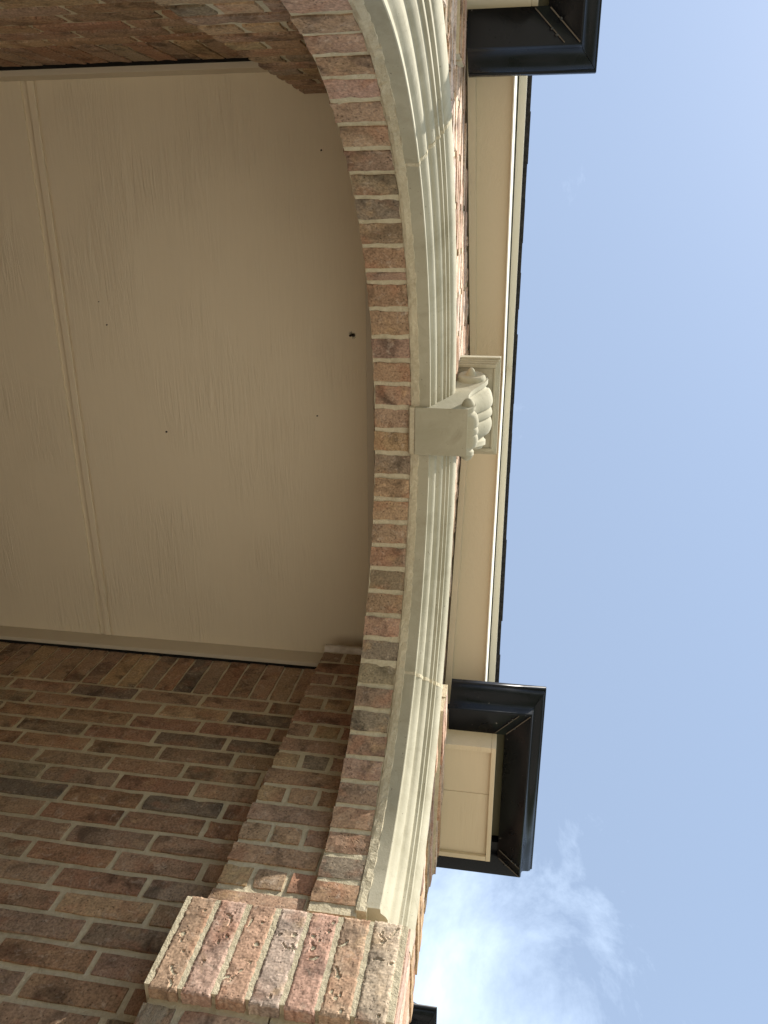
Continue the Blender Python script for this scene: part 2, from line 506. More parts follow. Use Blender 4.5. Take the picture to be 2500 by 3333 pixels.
CAP_B, CAP_T = 0.6670, 0.8180
def pier(side, label):
    r = random.Random(31 if side > 0 else 32)
    Xp = XPR if side > 0 else XPL
    Xc = Xp - side * 0.016
    Yp = YPR if side > 0 else YPL
    nrm = Vector((-side, 0, 0)); aL = Vector((0, 1, 0)); aH = Vector((0, 0, 1))
    Yf = 0.1160 if side > 0 else 0.1095
    xw = XR - 0.002 if side > 0 else XL + 0.002
    root = thing('brick_pier', label, 'pier', W(Xp + side * 0.03, 0.3, FLOOR))
    xin = Xp + side * 0.0035
    xo = XCOR - 0.004 if side > 0 else XCOL + 0.004
    # shaft below the springing and the inner wythe that runs on to the ceiling
    lo, hi = sorted((xin, xo))
    box('mortar_core', lo, hi, Yf + 0.0035, 0.2600, FLOOR - 0.08, CAP_T - 0.004, 'mortar_cream', root)
    lo, hi = sorted((xin, xw + side * 0.01))
    box('mortar_core', lo, hi, 0.2625, Yp + 0.0165, FLOOR - 0.08, CAP_B + 0.03, 'mortar_cream', root)
    box('mortar_core', lo, hi, 0.2400, Yp - 0.0035, CAP_B + 0.032, 1.5620, 'mortar_cream', root)
    wts = {'brown': 4, 'plum': 3, 'red': 2, 'dark': 1.0, 'pink': 1.5, 'grey': 1.5}
    if side < 0: wts = {'brown': 4, 'pink': 3, 'rose': 2, 'tan': 1.0, 'plum': 1}
    hw = {'tan': 5, 'grey': 2, 'brown': 2}
    for c in range(16):
        zc = 1.5600 - COURSE * (c + 0.5)
        if c % 2 == 0:
            y = Yp
            for k in range(3):
                put(HEADER, root, W(Xp, y - 0.0250, zc), aL, nrm, aH, pick(r, hw if k < 2 and c > 3 else wts), r, off=r.uniform(-.001, .001))
                y -= 0.0560
        else:
            put(STRETCH, root, W(Xp, Yp - (MODULE - JOINT) / 2, zc), aL, nrm, aH, pick(r, wts), r, off=r.uniform(-.001, .001))
    # shaft bricks under the capital: jamb face and front face
    yb = Yp + 0.020
    rest = []
    lw = {'pale': 2, 'pink': 3, 'brown': 1, 'tan': 2, 'grey': 1, 'rose': 3}
    for c in range(34):
        zc = CAP_B - 0.003 - COURSE * (c + 0.5)
        if zc < FLOOR: break
        y = yb
        first = True
        while y > Yf + 0.02:
            L = (0.0562 if c % 2 == 0 else MODULE) if first else MODULE
            first = False
            L = min(L, y - Yf)
            p = W(Xp, y - (L - JOINT) / 2, zc)
            if c < 8: put(STRETCH, root, p, aL, nrm, aH, pick(r, lw), r, sx=(L - JOINT) * U / SL, off=r.uniform(-.001, .001))
            else: rest.append((p, aL, nrm, aH, (L - JOINT) * U, BH))
            y -= L
    for c in range(48):
        zc = 1.270 - COURSE * (c + 0.5)
        if zc < FLOOR: break
        if CAP_B - 0.03 < zc < CAP_T + 0.02: continue
        xs = Xp + side * 0.004
        if zc > CAP_T:           # beside the arch mouldings
            dx = math.sqrt(max(0, (0.650 if side > 0 else 0.668) ** 2 - (zc - Z0) ** 2)); xs = X0 + side * dx
        x = xs; first = True
        while (XCOR - 0.02 - x if side > 0 else x - XCOL - 0.02) > 0:
            L = (0.0562 if c % 2 else MODULE) if first else MODULE
            first = False
            end = abs((XCOR if side > 0 else XCOL) - x)
            if end - L < 0.035: L = end
            p = W(x + side * L / 2, Yf, zc)
            if c < 26: put(STRETCH, root, p, (1, 0, 0), (0, -1, 0), aH, pick(r, lw), r, sx=(L - JOINT) * U / SL, off=r.uniform(-.0035, .0035))
            else: rest.append((p, Vector((1, 0, 0)), Vector((0, -1, 0)), aH, (L - JOINT) * U, BH))
            x += side * L
    # outer flank of the pier
    for c in range(54):
        zc = 1.270 - COURSE * (c + 0.5)
        if zc < FLOOR: break
        y = Yf + (0.0 if c % 2 else 0.05)
        while y < 1.9:
            rest.append((W(XCOR if side > 0 else XCOL, y + 0.075, zc), aL, -nrm, aH, SL, BH)); y += MODULE
    stuff_bricks('lower_brickwork', rest, root)
    # capital: a band of soldier bricks standing proud
    lo, hi = sorted((Xc + side * 0.0014, Xp + side * 0.02))
    cap = box('capital', lo, hi, 0.1035, Yp + 0.0245, CAP_B + 0.0065, CAP_T - 0.0022, 'mortar_cream', root)
    cap['label'] = 'projecting band of pitted soldier bricks around the pier'
    ROOTLOC[cap.name] = ROOTLOC[root.name]
    cw = {'rose': 3, 'salmon': 3, 'pale': 1.5}
    w = 0.0388
    for k in range(7):
        y = 0.1320 + 0.0457 * k
        me = capital_brick(500 + k + (0 if side > 0 else 20), w)
        put([me], cap, W(Xc, y, (CAP_B + CAP_T) / 2), aL, nrm, aH, pick(r, cw), r, off=r.uniform(-.001, .001), tilt=0.004)
    x = Xc + side * 0.004
    lo, hi = sorted((Xc + side * 0.02, (XCOR + 0.006) if side > 0 else (XCOL - 0.006)))
    box('capital_front', lo, hi, 0.1030, 0.130, CAP_B + 0.0025, CAP_T - 0.0032, 'mortar_cream', root)
    x = Xc + side * 0.024
    while abs(x - X0) < abs(XCOR - X0) - 0.01:
        put(STRETCH, cap, W(x, 0.1005, (CAP_B + CAP_T) / 2), aH, (0, -1, 0), (1, 0, 0), pick(r, cw), r, sz=0.0395 * U / BH)
        x += side * 0.0457
    return root
pr = pier(1, 'brick pier with a pale band of pitted soldier bricks at the bottom of the photo')
pl = pier(-1, 'pale brick pier carrying the far end of the arch at the top of the photo')
# squeezed-out mortar on top of the right pier
r = random.Random(5)
vs, fs = [], []
n = 22
for i in range(n + 1):
    y = YPR - 0.002 - i / n * 0.150
    for j, (dx, dz) in enumerate(((0.045, 0.0), (-0.0005, 0.0), (-0.010, 0.006), (-0.008, 0.017), (0.010, 0.026), (0.045, 0.024))):
        k = noise.noise(Vector((i * 0.55, j * 0.7, 3.3)))
        vs.append(W(XPR + dx + 0.004 * k * (j > 1), y, 1.5605 + dz * (1 + 0.55 * k)))
for i in range(n):
    for j in range(5):
        fs.append((i * 6 + j, i * 6 + j + 1, (i + 1) * 6 + j + 1, (i + 1) * 6 + j))
mesh_obj('mortar_squeeze', vs, fs, 'foam_white', pr, True)

# ------------------------------------------------------------------ brick arch ring
def arc_pt(r_, ang, y): return W(X0 + r_ * math.cos(ang), y, Z0 + r_ * math.sin(ang))
ba = thing('brick_arch', 'ring of brick headers lining the underside of the round arch', 'arch', W(X0, 0.22, Z0))
def swept(name, prof, a0, a1, n, mat, parent, closed=True, smooth=False, jitter=0.0, seed=0, caps=True):
    """profile (r, y) swept round the arch centre"""
    vs, fs = [], []
    m_ = len(prof)
    for i in range(n + 1):
        a = a0 + (a1 - a0) * i / n
        for j, (pr_, py) in enumerate(prof):
            q = jitter * noise.noise(Vector((a * 31, j * 1.7, seed))) if jitter else 0
            vs.append(arc_pt(pr_ + q, a, py + q * 0.8))
    for i in range(n):
        for j in range(m_ if closed else m_ - 1):
            k = (j + 1) % m_
            fs.append((i * m_ + j, i * m_ + k, (i + 1) * m_ + k, (i + 1) * m_ + j))
    if closed and caps:
        fs.append(tuple(range(m_))); fs.append(tuple(n * m_ + j for j in range(m_ - 1, -1, -1)))
    return mesh_obj(name, vs, fs, mat, parent, smooth)
swept('mortar_bed', [(R0 + 0.0030, YA - 0.0010), (R0 + 0.0030, YB - 0.003), (0.640, YB - 0.003), (0.640, YA - 0.0010)],
      math.radians(-0.6), math.radians(180.6), 160, 'mortar_cream', ba, jitter=0.0016, seed=2)
jo = [0.6 + 4.46 * k for k in range(25)]
jo = [j for j in jo if j < 109] 
jo += [113.0, 118.0, 120.3]
j = 120.3
while j < 178:
    j += 4.62; jo.append(j)
r = random.Random(77)
vw = {'brown': 5, 'plum': 2, 'pink': 1.2, 'grey': 2.0, 'red': 0.5, 'tan': 0.5}
vw2 = {'pink': 4, 'rose': 3, 'brown': 1.5}
vw3 = {'plum': 4, 'grey': 2, 'pink': 1.5}
for k in range(len(jo) - 1):
    a0, a1 = math.radians(jo[k]), math.radians(jo[k + 1])
    am = (a0 + a1) / 2
    w = (a1 - a0) * R0 - 0.0088
    axN = Vector((-math.cos(am), 0, -math.sin(am)))
    axH = Vector((-math.sin(am), 0, math.cos(am)))
    wt = vw2 if jo[k] > 140 else (vw3 if jo[k] < 24 else vw)
    put(VOUSS, ba, arc_pt(R0, am, (YA + YB) / 2 + r.uniform(-.0012, .0012)), (0, 1, 0), axN, axH, pick(r, wt), r, sz=w / 0.0392,
        off=r.uniform(-.002, .0015), tilt=0.012)

# ------------------------------------------------------------------ cast stone arch
sa = thing('stone_arch', 'cream cast stone arch moulding with stepped mouldings along the front of the arch', 'arch', W(X0, 0.13, Z0))
def stone_profile(dy):
    f = [(.5735, .1505), (.5745, .1492), (.5815, .1490), (.5830, .1478), (.5850, .1452), (.5880, .1420), (.5922, .1398), (.5935, .1392),
         (.6035, .1390), (.6050, .1378), (.6060, .1345), (.6090, .1310), (.6128, .1288), (.6138, .1282), (.6205, .1280), (.6215, .1272),
         (.6220, .1228), (.6228, .1222), (.6280, .1220), (.6300, .1226), (.6320, .1226), (.6324, .1172), (.6330, .1166), (.6385, .1164), (.6398, .1158), (.6402, .1150),
         (.6425, .1125), (.6465, .1100), (.6515, .1082), (.6565, .1072), (.6590, .1066), (.6650, .1066), (.6662, .1078)]
    out = [(a, y + dy * (0.150 - y) / 0.045) for a, y in f]
    return out + [(.6662, .1700), (.5735, .1700)]
JL, JR = 140.3, 43.6
KEY = math.degrees(math.asin(0.045 / 0.60))
for a0, a1, dy in ((1.0, JR - .26, -.0034), (JR + .26, 90 - KEY, -.0026), (90 + KEY, JL - .26, .0036), (JL + .26, 179.2, .0030)):
    o = swept('moulding_segment', stone_profile(dy), math.radians(a0), math.radians(a1), max(24, int((a1 - a0) * 1.3)), 'cast_stone', sa)
    for p in o.data.polygons: p.use_smooth = True
    o.data.set_sharp_from_angle(angle=math.radians(34))
for a, dy in ((JR, -.003), (JL, .0033)):
    pf = [(q - 0.0003, y - 0.0006) if y < .168 else (q, y) for q, y in stone_profile(dy)]
    swept('mortar_joint', pf, math.radians(a - .30), math.radians(a + .30), 3, 'mortar_cream', sa, jitter=0.0012, seed=a)
swept('mortar_strip', [(R0 + 0.0004, YB - 0.0008), (R0 - 0.0006, 0.180), (R0 - 0.0004, 0.1705), (R0 + 0.0002, 0.1690), (R0 + 0.03, 0.1690), (R0 + 0.03, YB - 0.0008)],
      math.radians(0.2), math.radians(179.8), 240, 'mortar_cream', sa, jitter=0.0018, seed=8)

# ------------------------------------------------------------------ keystone
ks = thing('keystone', 'carved cast stone scroll keystone with moulded cap at the crown of the arch', 'keystone', W(X0, 0.12, 1.40))
prof = [(.0790, 1.4000), (.0735, 1.4040), (.0690, 1.4100), (.0665, 1.4180), (.0670, 1.4270), (.0705, 1.4360), (.0755, 1.4440), (.0800, 1.4530),
        (.0825, 1.4640), (.0830, 1.4770), (.0810, 1.4920), (.0765, 1.5080), (.0700, 1.5240), (.0630, 1.5400), (.0570, 1.5540), (.0525, 1.5680),
        (.0505, 1.5810), (.0515, 1.5930), (.0550, 1.6030), (.0600, 1.6120)]
def key_half(z): return 0.0445 + (z - 1.400) * 0.135
def lobe(u):
    """relief across the scroll: centre bead, two full lobes with crisp notches, cove, flat edge fillet"""
    a = abs(u)
    if a > 0.84: return 0.0
    if a < 0.15: return 0.42 + 0.55 * math.sqrt(max(0, 1 - (a / 0.15) ** 2))
    if a < 0.70:
        q = (a - 0.15) / 0.55
        return 0.42 * (1 - q) - 0.10 * q + 0.78 * math.sqrt(max(0, 1 - (2 * q - 1) ** 2))
    q = (a - 0.70) / 0.14
    return -0.10 - 0.30 * math.sin(math.pi * min(1, q))
nu = 96
vs, fs = [], []
for i, (y, z) in enumerate(prof):
    if i == 0: ty, tz = prof[1][0] - y, prof[1][1] - z
    elif i == len(prof) - 1: ty, tz = y - prof[-2][0], z - prof[-2][1]
    else: ty, tz = prof[i + 1][0] - prof[i - 1][0], prof[i + 1][1] - prof[i - 1][1]
    l = math.hypot(ty, tz); nyy, nzz = -tz / l, ty / l
    # relief grows from nothing at the neck to full on the two scroll bulges
    amp = 0.0115 * (0.15 + 0.85 * max(0, min(1, (z - 1.465) / 0.08))) if z > 1.465 else 0.0080 * max(0.2, 1 - abs(z - 1.420) / 0.045)
    if i == 0: amp = 0.0
    for j in range(nu + 1):
        u = 2 * j / nu - 1
        d = amp * lobe(u)
        vs.append(W(X0 + u * key_half(z), y + nyy * d, z + nzz * d * 0.6))
for i in range(len(prof) - 1):
    for j in range(nu): fs.append((i * (nu + 1) + j, i * (nu + 1) + j + 1, (i + 1) * (nu + 1) + j + 1, (i + 1) * (nu + 1) + j))
sc = mesh_obj('scroll', vs, fs, 'cast_stone', ks, True)
sc.data.set_sharp_from_angle(angle=math.radians(38))
# block behind the scroll: flat cheeks, bottom and back
vs, fs = [], []
np_ = len(prof)
for s_ in (-1, 1):
    for (y, z) in prof: vs.append(W(X0 + s_ * (key_half(z) - 0.0002), y + 0.0004, z))
    for (y, z) in prof: vs.append(W(X0 + s_ * (key_half(z) - 0.0002), 0.1760, z))
o2 = 2 * np_
for s_ in (0, o2):
    for i in range(np_ - 1): fs.append((s_ + i, s_ + i + 1, s_ + np_ + i + 1, s_ + np_ + i))
for i in range(np_ - 1): fs.append((np_ + i, np_ + i + 1, o2 + np_ + i + 1, o2 + np_ + i))
fs.append((0, np_, o2 + np_, o2)); fs.append((np_ - 1, 2 * np_ - 1, o2 + 2 * np_ - 1, o2 + np_ - 1))
mesh_obj('block', vs, fs, 'cast_stone', ks)
box('bottom_arris', X0 - key_half(1.40) - .0006, X0 + key_half(1.40) + .0006, 0.0785, 0.1765, 1.3975, 1.4022, 'cast_stone', ks, 0.001)
box('mortar_joint', X0 - 0.046, X0 + 0.046, 0.1755, YB + 0.003, 1.3990, 1.45, 'mortar_cream', ks, 0.004)
def lathe_x(name, prof_, y, z, s_, n=36):
    """profile (distance out from the cheek, radius) turned about an axis along X"""
    vs, fs = [], []
    xb = key_half(z)
    for d, rad in prof_:
        for k in range(n):
            a = 2 * math.pi * k / n
            zz = z + rad * math.sin(a)
            vs.append(W(X0 + s_ * (xb + d + (zz - z) * 0.135), y + rad * math.cos(a), zz))
    m_ = len(prof_)
    for i in range(m_ - 1):
        for k in range(n): fs.append((i * n + k, i * n + (k + 1) % n, (i + 1) * n + (k + 1) % n, (i + 1) * n + k))
    fs.append(tuple((m_ - 1) * n + k for k in range(n)))
    o = mesh_obj(name, vs, fs, 'cast_stone', ks, True)
    o.data.set_sharp_from_angle(angle=math.radians(40))
for s_ in (-1, 1):
    lathe_x('volute', [(-.004, .0300), (.0030, .0295), (.0065, .0280), (.0085, .0255), (.0088, .0225), (.0082, .0130), (.0086, .0112),
                       (.0110, .0100), (.0150, .0078), (.0195, .0052), (.0215, .0028), (.0220, .0005)], .0850, 1.5770, s_)
    lathe_x('button', [(-.004, .0122), (.0005, .0122), (.0040, .0110), (.0080, .0085), (.0110, .0052), (.0122, .0012)], .0800, 1.4240, s_)
# cap with stepped edge
cw_ = [(0.0925, .0355, 1.6125, 1.6160), (0.0960, .0325, 1.6155, 1.6220), (0.0995, .0300, 1.6215, 1.6290), (0.1040, .0275, 1.6285, 1.6520)]
for hw_, yf, z0_, z1_ in cw_:
    box('cap_step', X0 - hw_, X0 + hw_, yf, 0.1300, z0_, z1_, 'cast_stone', ks, 0.0016)
# raised rim round the underside of the cap
for xa, xb_, ya, yb_ in ((-.0925, -.0850, .0355, .13), (.0850, .0925, .0355, .13), (-.0848, .0848, .0355, .0410)):
    box('cap_rim', X0 + xa, X0 + xb_, ya, yb_, 1.6085, 1.6123, 'cast_stone', ks, 0.0018)

# ------------------------------------------------------------------ gable wall above the arch
gw = thing('gable_wall', 'sunlit brick gable wall seen edge-on between the arch moulding and the eaves', 'wall', W(X0, 0.12, 1.5))
vs, fs = [], []
n = 120
for i in range(n + 1):
    a = math.pi * i / n
    ca, sa_ = math.cos(a), math.sin(a)
    # distance to the outline: corner sides and rake lines
    best = 9
    if abs(ca) > 1e-6: best = min(best, (XCOR - 0.012 - X0) / abs(ca))
    den = sa_ + PITCH * abs(ca)
    best = min(best, (APEX + 0.02 - Z0) / den)
    yw = YWR if ca > 0 else YWL
    for rad, y in ((0.6610, yw + 0.0035), (best, yw + 0.0035), (best, 0.2480), (0.62, 0.2480), (0.62, 0.1690), (0.6610, 0.1690)):
        vs.append(arc_pt(rad, a, y))
for i in range(n):
    for j in range(6):
        k = (j + 1) % 6
        fs.append((i * 6 + j, i * 6 + k, (i + 1) * 6 + k, (i + 1) * 6 + j))
mesh_obj('mortar_core', vs, fs, 'mortar_cream', gw)
r = random.Random(91)
gwt = {'pale': 4, 'rose': 4, 'pink': 1.5}
c = 0
z = 1.2750
while z < APEX - 0.05:
    zc = z + COURSE / 2
    half_out = min((APEX - zc - COURSE / 2) / PITCH - 0.004, XCOR - X0)
    dx = 0.661 ** 2 - (zc - Z0) ** 2
    inner = math.sqrt(dx) if dx > 0 else 0.0
    for side in (1, -1):
        x = inner
        if inner == 0.0: x = 0.0
        edge = (c % 2) * MODULE / 2
        x_ = x
        while x_ < half_out - 0.02:
            nxt = (math.floor((x_ - edge) / MODULE + 1e-6) + 1) * MODULE + edge
            e = min(nxt, half_out)
            if e - x_ > 0.02:
                L = e - x_
                put(STRETCH, gw, W(X0 + side * (x_ + L / 2), YWR if side > 0 else YWL, zc), (1, 0, 0), (0, -1, 0), (0, 0, 1), pick(r, gwt), r,
                    sx=(L - JOINT) * U / SL, off=r.uniform(-.0012, .0018), tilt=0.003)
            x_ = nxt
    z += COURSE; c += 1
# corbelled courses under the cornice returns
for side, xi, yw in ((1, 0.872, YWR), (-1, -0.2150, YWL)):
    for k, (zc, yf0, yf1, xs) in enumerate(((1.2760, 0.1075, 0.1160, xi), (1.3240, 0.0975, 0.1090, xi + side * 0.022), (1.3710, 0.0965, 0.1080, xi + side * 0.020))):
        xe = (XCOR + 0.012 * (min(k, 1) + 1)) if side > 0 else (XCOL - 0.012 * (min(k, 1) + 1))
        if side < 0: yf1 = yf0 = yf0 + (0.004 if k else 0.001)
        tot = abs(xe - xs)
        nb = 3
        L = tot / nb
        for q in range(nb):
            xc = xs + side * (q + .5) * L
            f = (q + .5) / nb
            put(STRETCH, gw, W(xc, yf0 + (yf1 - yf0) * f, zc), (1, 0, 0), (0, -1, 0), (0, 0, 1), pick(r, gwt), r, sx=(L - JOINT) * U / SL, off=r.uniform(-.003, .003), tilt=0.004)
        lo, hi = sorted((xs + side * 0.004, xe - side * 0.006))
        hexa('corbel_bed', [(lo, yf0 + .004 if side > 0 else yf0 + .004, zc - .0215), (hi, (yf1 if side > 0 else yf0) + .004, zc - .0215), (hi, .14, zc - .0215), (lo, .14, zc - .0215),
                            (lo, yf0 + .004, zc + .0235), (hi, (yf1 if side > 0 else yf0) + .004, zc + .0235), (hi, .14, zc + .0235), (lo, .14, zc + .0235)], 'mortar_cream', gw)

# ------------------------------------------------------------------ porch ceiling
pc = thing('porch_ceiling', 'flat beige painted panel ceiling of the porch with one seam', 'ceiling', W(X0, 1.0, CEIL))
box('panel', XL - 0.002, XR + 0.002, 0.262, 0.9840, CEIL, CEIL + 0.012, 'ceiling_paint', pc)
box('panel', XL - 0.002, XR + 0.002, 1.0200, YBACK, CEIL, CEIL + 0.012, 'ceiling_paint', pc)
box('seam_strip', XL - 0.002, XR + 0.002, 0.9835, 1.0205, CEIL + 0.0045, CEIL + 0.010, 'ceiling_paint', pc)
box('seam_batten', XL - 0.002, XR + 0.002, 0.9900, 1.0060, CEIL - 0.0012, CEIL + 0.0060, 'ceiling_paint', pc, 0.002)
box('trim_board', XR - 0.0150, XR - 0.0015, 0.31, YBACK, TRIM_B, CEIL - 0.0003, 'trim_paint', pc, 0.0012)
box('trim_board', XL + 0.0015, XL + 0.0155, 0.31, YBACK, TRIM_B, CEIL - 0.0003, 'trim_paint', pc, 0.0012)
box('trim_board', XL + 0.0010, XR - 0.0010, 0.2860, 0.3015, TRIM_B + 0.001, CEIL - 0.0004, 'trim_paint', pc, 0.0012)
box('gap_shade_strip', XR - 0.0050, XR + 0.002, YPR + 0.001, YBACK, TRIM_B - 0.0030, TRIM_B - 0.0002, 'near_black', pc)  # solid black strips, painted-in shade between trim and bricks
box('gap_shade_strip', XL - 0.002, XL + 0.0050, YPL + 0.001, YBACK, TRIM_B - 0.0030, TRIM_B - 0.0002, 'near_black', pc)
box('roof_deck', XCOL + 0.02, XCOR - 0.02, 0.25, YBACK + 0.1, CEIL + 0.0125, CEIL + 0.03, 'near_black', pc)

for k, (x, y) in enumerate(SPECKS):
    if k in (0, 2, 5, 6, 9): continue
    q = 0.0013 + 0.0007 * (k % 3)
    hexa('dirt_speck', [(x - q, y - q * .5, CEIL - .0014), (x + q * .3, y - q, CEIL - .0010), (x + q, y + q * .6, CEIL - .0014), (x - q * .4, y + q, CEIL - .0008),
                        (x - q, y - q * .6, CEIL + .0003), (x + q * .4, y - q, CEIL + .0003), (x + q, y + q * .7, CEIL + .0003), (x - q * .5, y + q, CEIL + .0003)], 'insect_brown', pc)

# ------------------------------------------------------------------ gable roof with its rake soffits
gr = thing('gable_roof', 'gable roof edge with beige rake soffit, pale fascia and dark shingles above the arch', 'roof', W(X0, 0.06, 1.7))
HALF = 0.725
def rake_strip(name, side, y0, y1, dz0, dz1, mat, d0=0.0, d1=HALF, y0b=None, y1b=None):
    """board following one slope; dz measured from the soffit plane; top may lean (y0b, y1b)"""
    y0b = y0 if y0b is None else y0b; y1b = y1 if y1b is None else y1b
    xa, xb_ = X0 + side * d0, X0 + side * d1
    pts = [(xa, y0, rake(xa) + dz0), (xb_, y0, rake(xb_) + dz0), (xb_, y1, rake(xb_) + dz0), (xa, y1, rake(xa) + dz0),
           (xa, y0b, rake(xa) + dz1), (xb_, y0b, rake(xb_) + dz1), (xb_, y1b, rake(xb_) + dz1), (xa, y1b, rake(xa) + dz1)]
    return hexa(name, pts, mat, gr)
r = random.Random(3)
for side in (1, -1):
    yw = YWR if side > 0 else YWL
    rake_strip('soffit_board', side, 0.0270, yw + 0.006, 0.0, 0.02, 'rake_soffit_paint')
    rake_strip('frieze_trim', side, yw - 0.0165, yw - 0.0024, -0.030, -0.0005, 'rake_soffit_paint', 0.002, HALF - .01)
    rake_strip('fascia_board', side, 0.0262, 0.0285, -0.012, 0.075, 'fascia_white_paint', 0, HALF, 0.0222, 0.0268)
    rake_strip('rake_trim', side, 0.0060, 0.0200, 0.070, 0.105, 'fascia_paint')
    rake_strip('drip_edge', side, 0.0048, 0.0059, 0.082, 0.112, 'fascia_white_paint')
    rake_strip('roof_deck', side, 0.0062, YBACK + 0.2, 0.1055, 0.125, 'near_black')
    xe = X0 + side * HALF; xf = X0 + side * 1.085
    hexa('eave_slope', [(xe, .10, rake(xe) + .105), (xf, .10, 1.530), (xf, YBACK + .2, 1.530), (xe, YBACK + .2, rake(xe) + .105),
                        (xe, .10, rake(xe) + .130), (xf, .10, 1.545), (xf, YBACK + .2, 1.545), (xe, YBACK + .2, rake(xe) + .130)], 'shingle_asphalt', gr)
    ns = 9
    for k in range(ns):
        d0, d1 = k * HALF / ns, (k + 1) * HALF / ns + 0.012
        jy = r.uniform(-.0016, .0012)
        xa, xb_ = X0 + side * d0, X0 + side * d1
        za, zb = rake(xa) + 0.1258, rake(xb_) + 0.1258
        pts = [(xa, -0.0045 + jy, za + .001), (xb_, -0.0045 + jy, zb + .005), (xb_, YBACK + .2, zb + .005), (xa, YBACK + .2, za + .001),
               (xa, -0.0045 + jy, za + .005), (xb_, -0.0045 + jy, zb + .009), (xb_, YBACK + .2, zb + .009), (xa, YBACK + .2, za + .005)]
        hexa('shingle', pts, 'shingle_asphalt', gr)

# ------------------------------------------------------------------ cornice returns and gutters
def offset_path(path, o):
    """path of plan points, outward to the left of travel handled by sign of given normals"""
    out = []
    for i, (p, nl, nr) in enumerate(path):
        x, y = p
        if nl is None: n_ = nr; out.append((x + n_[0] * o, y + n_[1] * o))
        elif nr is None: n_ = nl; out.append((x + n_[0] * o, y + n_[1] * o))
        else: out.append((x + (nl[0] + nr[0]) * o, y + (nl[1] + nr[1]) * o))
    return out
GP = [(0.0, .076), (0.0, 0.0), (.0505, 0.0), (.0530, .0010), (.0545, .0040), (.0550, .0150), (.0570, .0225), (.0610, .0300), (.0670, .0370), (.0735, .0440),
      (.0780, .0510), (.0795, .0570), (.0800, .0600), (.0830, .0610), (.0835, .0700), (.0810, .0712), (.0800, .0690)]
def gutter_runs(root, path, zb, corners=True):
    offs = [offset_path(path, o) for o, z in GP]
    for i in range(len(path) - 1):
        vs, fs = [], []
        for e in (i, i + 1):
            for (o, z), line in zip(GP, offs): vs.append(W(line[e][0], line[e][1], zb + z))
        m_ = len(GP)
        for j in range(m_ - 1): fs.append((j, j + 1, m_ + j + 1, m_ + j))
        if i == 0: fs.append(tuple(range(m_)))
        ob = mesh_obj('trough', vs, fs, 'gutter_black', root)
        for p in ob.data.polygons: p.use_smooth = True
        ob.data.set_sharp_from_angle(angle=math.radians(35))
        sm = ob.modifiers.new('thick', 'SOLIDIFY'); sm.thickness = 0.0018; sm.offset = 1
    for i in range(1, len(path) - 1):          # mitre straps under each corner
        (x, y), nl, nr = path[i]
        for dlt, wd in ((0.0, 0.0010), (0.024, 0.0008)):
            sx_, sy_ = nl[0] + nr[0], nl[1] + nr[1]
            ti = (-nr[0] * dlt, -nr[1] * dlt) if dlt else (0, 0)
            a = (x + ti[0] + 0.002 * sx_, y + ti[1] + 0.002 * sy_); b_ = (x + ti[0] + sx_ * .051, y + ti[1] + sy_ * .051)
            px, py = -(sy_), sx_
            l = math.hypot(px, py); px, py = px / l * wd, py / l * wd
            hexa('mitre_seam', [(a[0] - px, a[1] - py, zb - .0021), (b_[0] - px, b_[1] - py, zb - .0021), (b_[0] + px, b_[1] + py, zb - .0021), (a[0] + px, a[1] + py, zb - .0021),
                                (a[0] - px, a[1] - py, zb - .0011), (b_[0] - px, b_[1] - py, zb - .0011), (b_[0] + px, b_[1] + py, zb - .0011), (a[0] + px, a[1] + py, zb - .0011)],
                 'sealant_tan', root)
        for q in ((.36, .62), (.62, .36), (.80, .52)):
            vx = x + (nl[0] * q[0] + nr[0] * q[1]) * .05 - nr[0] * .012
            vy = y + (nl[1] * q[0] + nr[1] * q[1]) * .05 - nr[1] * .012
            rv = bmesh.new()
            bmesh.ops.create_uvsphere(rv, u_segments=10, v_segments=6, radius=0.0042)
            me = bpy.data.meshes.new('rivet'); rv.to_mesh(me); rv.free(); me.materials.append(MATS['rivet_metal'])
            ob = bpy.data.objects.new('rivet', me); link(ob, root)
            ob.matrix_basis = Matrix.Translation(W(vx, vy, zb - 0.0014))

